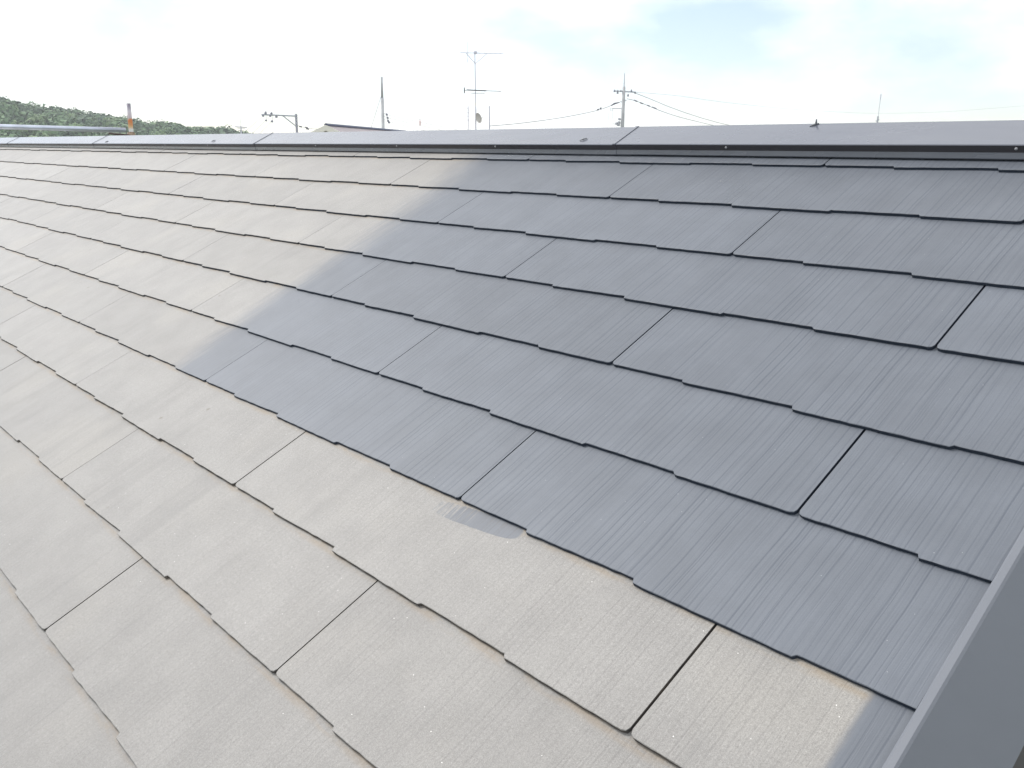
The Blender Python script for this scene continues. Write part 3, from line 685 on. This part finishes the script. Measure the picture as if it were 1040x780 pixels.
o = thing('bundled_cable', 'lower cable with lumpy joints running right from the utility pole', 'cable', w3[0], 'wires right of the utility pole')
m_ = MB(); m_.tube([p - w3[0] for p in w3], .016, 5); m_.build('line', mat('pale_cable', (.22, .22, .26), .6), o, True)
M_JOINT = mat('grey_cable_joint', (.30, .30, .34), .6)
for (x, y, l) in ((645.5, 102.3, 1.6), (651.5, 104.8, 1.4), (658.5, 107.3, 1.3), (664.5, 109.6, 2.2)):
    m_ = MB(); m_.tube([at(x - l, y - l * .4, 54.5) - w3[0], at(x + l, y + l * .4, 54.6) - w3[0]], .045, 6); m_.build('joint', M_JOINT, o)
w4 = path([(645.4, 93.6, D), (690, 97.5, 62), (737, 104, 74), (800, 110.5, 88), (850, 113.6, 99), (890, 115, 108), (957, 113.6, 122), (1040, 107.4, 140), (1110, 101, 155)])
wire('faint long wire crossing the sky low at the right', w4, .008)
far_top = at(1110, 101, 155)
t = thing('utility_pole', 'far utility pole outside the picture to the right', 'utility pole', (far_top.x, far_top.y, 0))
m_ = MB(); m_.tube([(0, 0, 0), (0, 0, far_top.z + .4)], [.17, .09], 10); m_.build('shaft', M_CONC, t, True)
m_ = MB(); m_.tube([Vector((0, 0, far_top.z)) - RIGHT * .9, Vector((0, 0, far_top.z)) + RIGHT * .9], .04, 4); m_.build('crossarm', M_STEEL, t)

# slim pole with guy wire
D = 56.0; top = at(387.6, 78, D); base = Vector((top.x, top.y, 0))
t = thing('utility_pole', 'slim tall grey pole with a guy wire behind the brown roof', 'utility pole', base)
R_ = lambda px, py: at(px, py, D) - base; zt_ = top.z
m_ = MB(); m_.tube([(0, 0, 0), (0, 0, zt_ - 1.25)], [.16, .092], 12); m_.tube([(0, 0, zt_ - 1.25), (0, 0, zt_)], [.072, .062], 12); m_.build('shaft', M_CONC, t, True)
m_ = MB(); m_.tube([(0, 0, zt_ - 1.32), (0, 0, zt_ - 1.2)], .085, 10); m_.build('collar', M_STEEL, t)
for y in (115.2, 118.3, 121.5, 124.5):
    m_ = MB(); q = R_(390.2, y); m_.tube([Vector((0, 0, q.z)), q], .022, 5); m_.build('bracket', M_STEEL, t)
for (x, y) in ((392.8, 116.3), (393.6, 119.6), (394.2, 122.6), (395, 124.2)):
    m_ = MB(); a, b = R_(x - .8, y - 1.1), R_(x + .8, y + 1.1); m_.tube([a, a + (b - a) * .5, b], [.03, .08, .035], 6); m_.tube([a, Vector((0, 0, a.z))], .008, 4); m_.build('insulator', M_CERAM, t)
m_ = MB(); m_.tube([R_(387, 98), R_(376.5, 131), R_(365, 167)], .011, 5); m_.build('guy_wire', M_CABLE, t)
for i, ks in enumerate(([(394, 116.8, 56), (424, 123.6, 60), (458, 130.5, 66), (490, 137, 72)], [(394.6, 119.8, 56), (420, 126, 60), (450, 132.5, 66), (470, 137, 70)], [(395.4, 123.6, 56), (412, 128, 59), (430, 132.2, 62), (450, 137, 66)])):
    wire(['topmost of three thin wires leaving the slim pole to the right', 'middle of three thin wires leaving the slim pole to the right', 'lowest of three thin wires leaving the slim pole to the right'][i], path(ks), .008, group='wires right of the slim pole')
q = at(426.6, 124.2, 60.3); t = thing('line_marker', 'pale pink marker sleeve hanging on the topmost thin wire', 'marker', q)
m_ = MB(); m_.tube([(0, 0, -.22), (0, 0, -.17), (0, 0, .08), (0, 0, .17)], [.02, .05, .045, .015], 8); m_.build('sleeve', mat('faded_red_plastic', (.70, .50, .50), .5), t)
m_ = MB(); m_.tube([(0, 0, .15), (0, 0, .2)], .025, 6); m_.build('clip', M_DARK, t)

# pole with a long bracket arm
D = 78.0; top = at(300.6, 115.6, D); base = Vector((top.x, top.y, 0))
t = thing('utility_pole', 'dark pole with a long braced arm reaching left', 'utility pole', base)
R_ = lambda px, py: at(px, py, D) - base; zt_ = top.z
m_ = MB(); m_.tube([(0, 0, 0), (0, 0, zt_)], [.17, .095], 10); m_.build('shaft', mat('dark_pole', (.22, .22, .25), .7), t, True)
for y in (117, 119.5, 122, 125, 128):
    m_ = MB(); z = R_(301, y).z; m_.tube([(0, 0, z - .05), (0, 0, z + .05)], .125, 8); m_.build('band', M_STEEL, t)
m_ = MB(); m_.tube([R_(265.5, 116.2), R_(300.6, 117.8)], .065, 5); m_.tube([R_(287, 117.3), R_(300.6, 128)], .05, 5); m_.tube([R_(283, 117.2), R_(287, 117.2)], .05, 5); m_.build('bracket_arm', M_STEEL, t)
for (x, y0, y1) in ((267, 116.5, 118.4), (269.5, 113, 116), (274.2, 116.5, 118.6), (275.5, 113.8, 116), (280.5, 117, 119.5), (276, 122, 124.2), (270, 121.5, 123)):
    m_ = MB(); a, b = R_(x, y1), R_(x + .5, y0); m_.tube([a, a + (b - a) * .5, b], [.10, .11, .04], 6)
    if y0 > 120: m_.tube([b, R_(x + 1.2, 116.6)], .012, 4)
    m_.build('insulator', M_CERAM, t)
for i, ks in enumerate(([(267, 118, 78), (259, 125, 80), (251, 132, 83), (243, 141, 86)], [(274.4, 118.4, 78), (265, 127, 80), (258, 134, 83), (252, 141, 86)], [(280.4, 119.2, 78), (271.5, 128, 80), (264, 135.5, 83), (258, 142, 86)])):
    wire(['leftmost of three faint wires dropping from the bracket arm', 'middle of three faint wires dropping from the bracket arm', 'rightmost of three faint wires dropping from the bracket arm'][i], path(ks), .009, group='wires under the bracket arm')
ks = [(301.5, 127, 78), (308, 129.2, 77), (313, 130.3, 76), (322, 131, 74), (330, 131.4, 72), (345, 137, 68)]
w5 = path(ks); o = thing('spliced_cable', 'cable with dark splices leaving the braced arm pole to the right', 'cable', w5[0])
m_ = MB(); m_.tube([p - w5[0] for p in w5], .014, 5); m_.build('line', M_CABLE, o, True)
for (x, y) in ((305.3, 128.7), (311.3, 129.6), (312.4, 131)):
    m_ = MB(); m_.tube([at(x - 1.5, y - .4, 77) - w5[0], at(x + 1.5, y + .3, 77) - w5[0]], [.06, .05], 6); m_.build('splice', M_CABLE, o)

# ------------------------------------------------------------------ air
m_ = MB(); m_.box((-900, -120, -1), (320, 900, 60))
hz = bpy.data.materials.new('air'); hz.use_nodes = True; t = hz.node_tree; t.nodes.clear()
pvn = N(t, 'ShaderNodeVolumePrincipled'); pvn.inputs['Color'].default_value = (.93, .96, 1, 1); pvn.inputs['Density'].default_value = .00045; pvn.inputs['Anisotropy'].default_value = .3
ov = N(t, 'ShaderNodeOutputMaterial'); t.links.new(pvn.outputs[0], ov.inputs['Volume'])
o = m_.build('haze', hz); tag(o, kind='stuff')
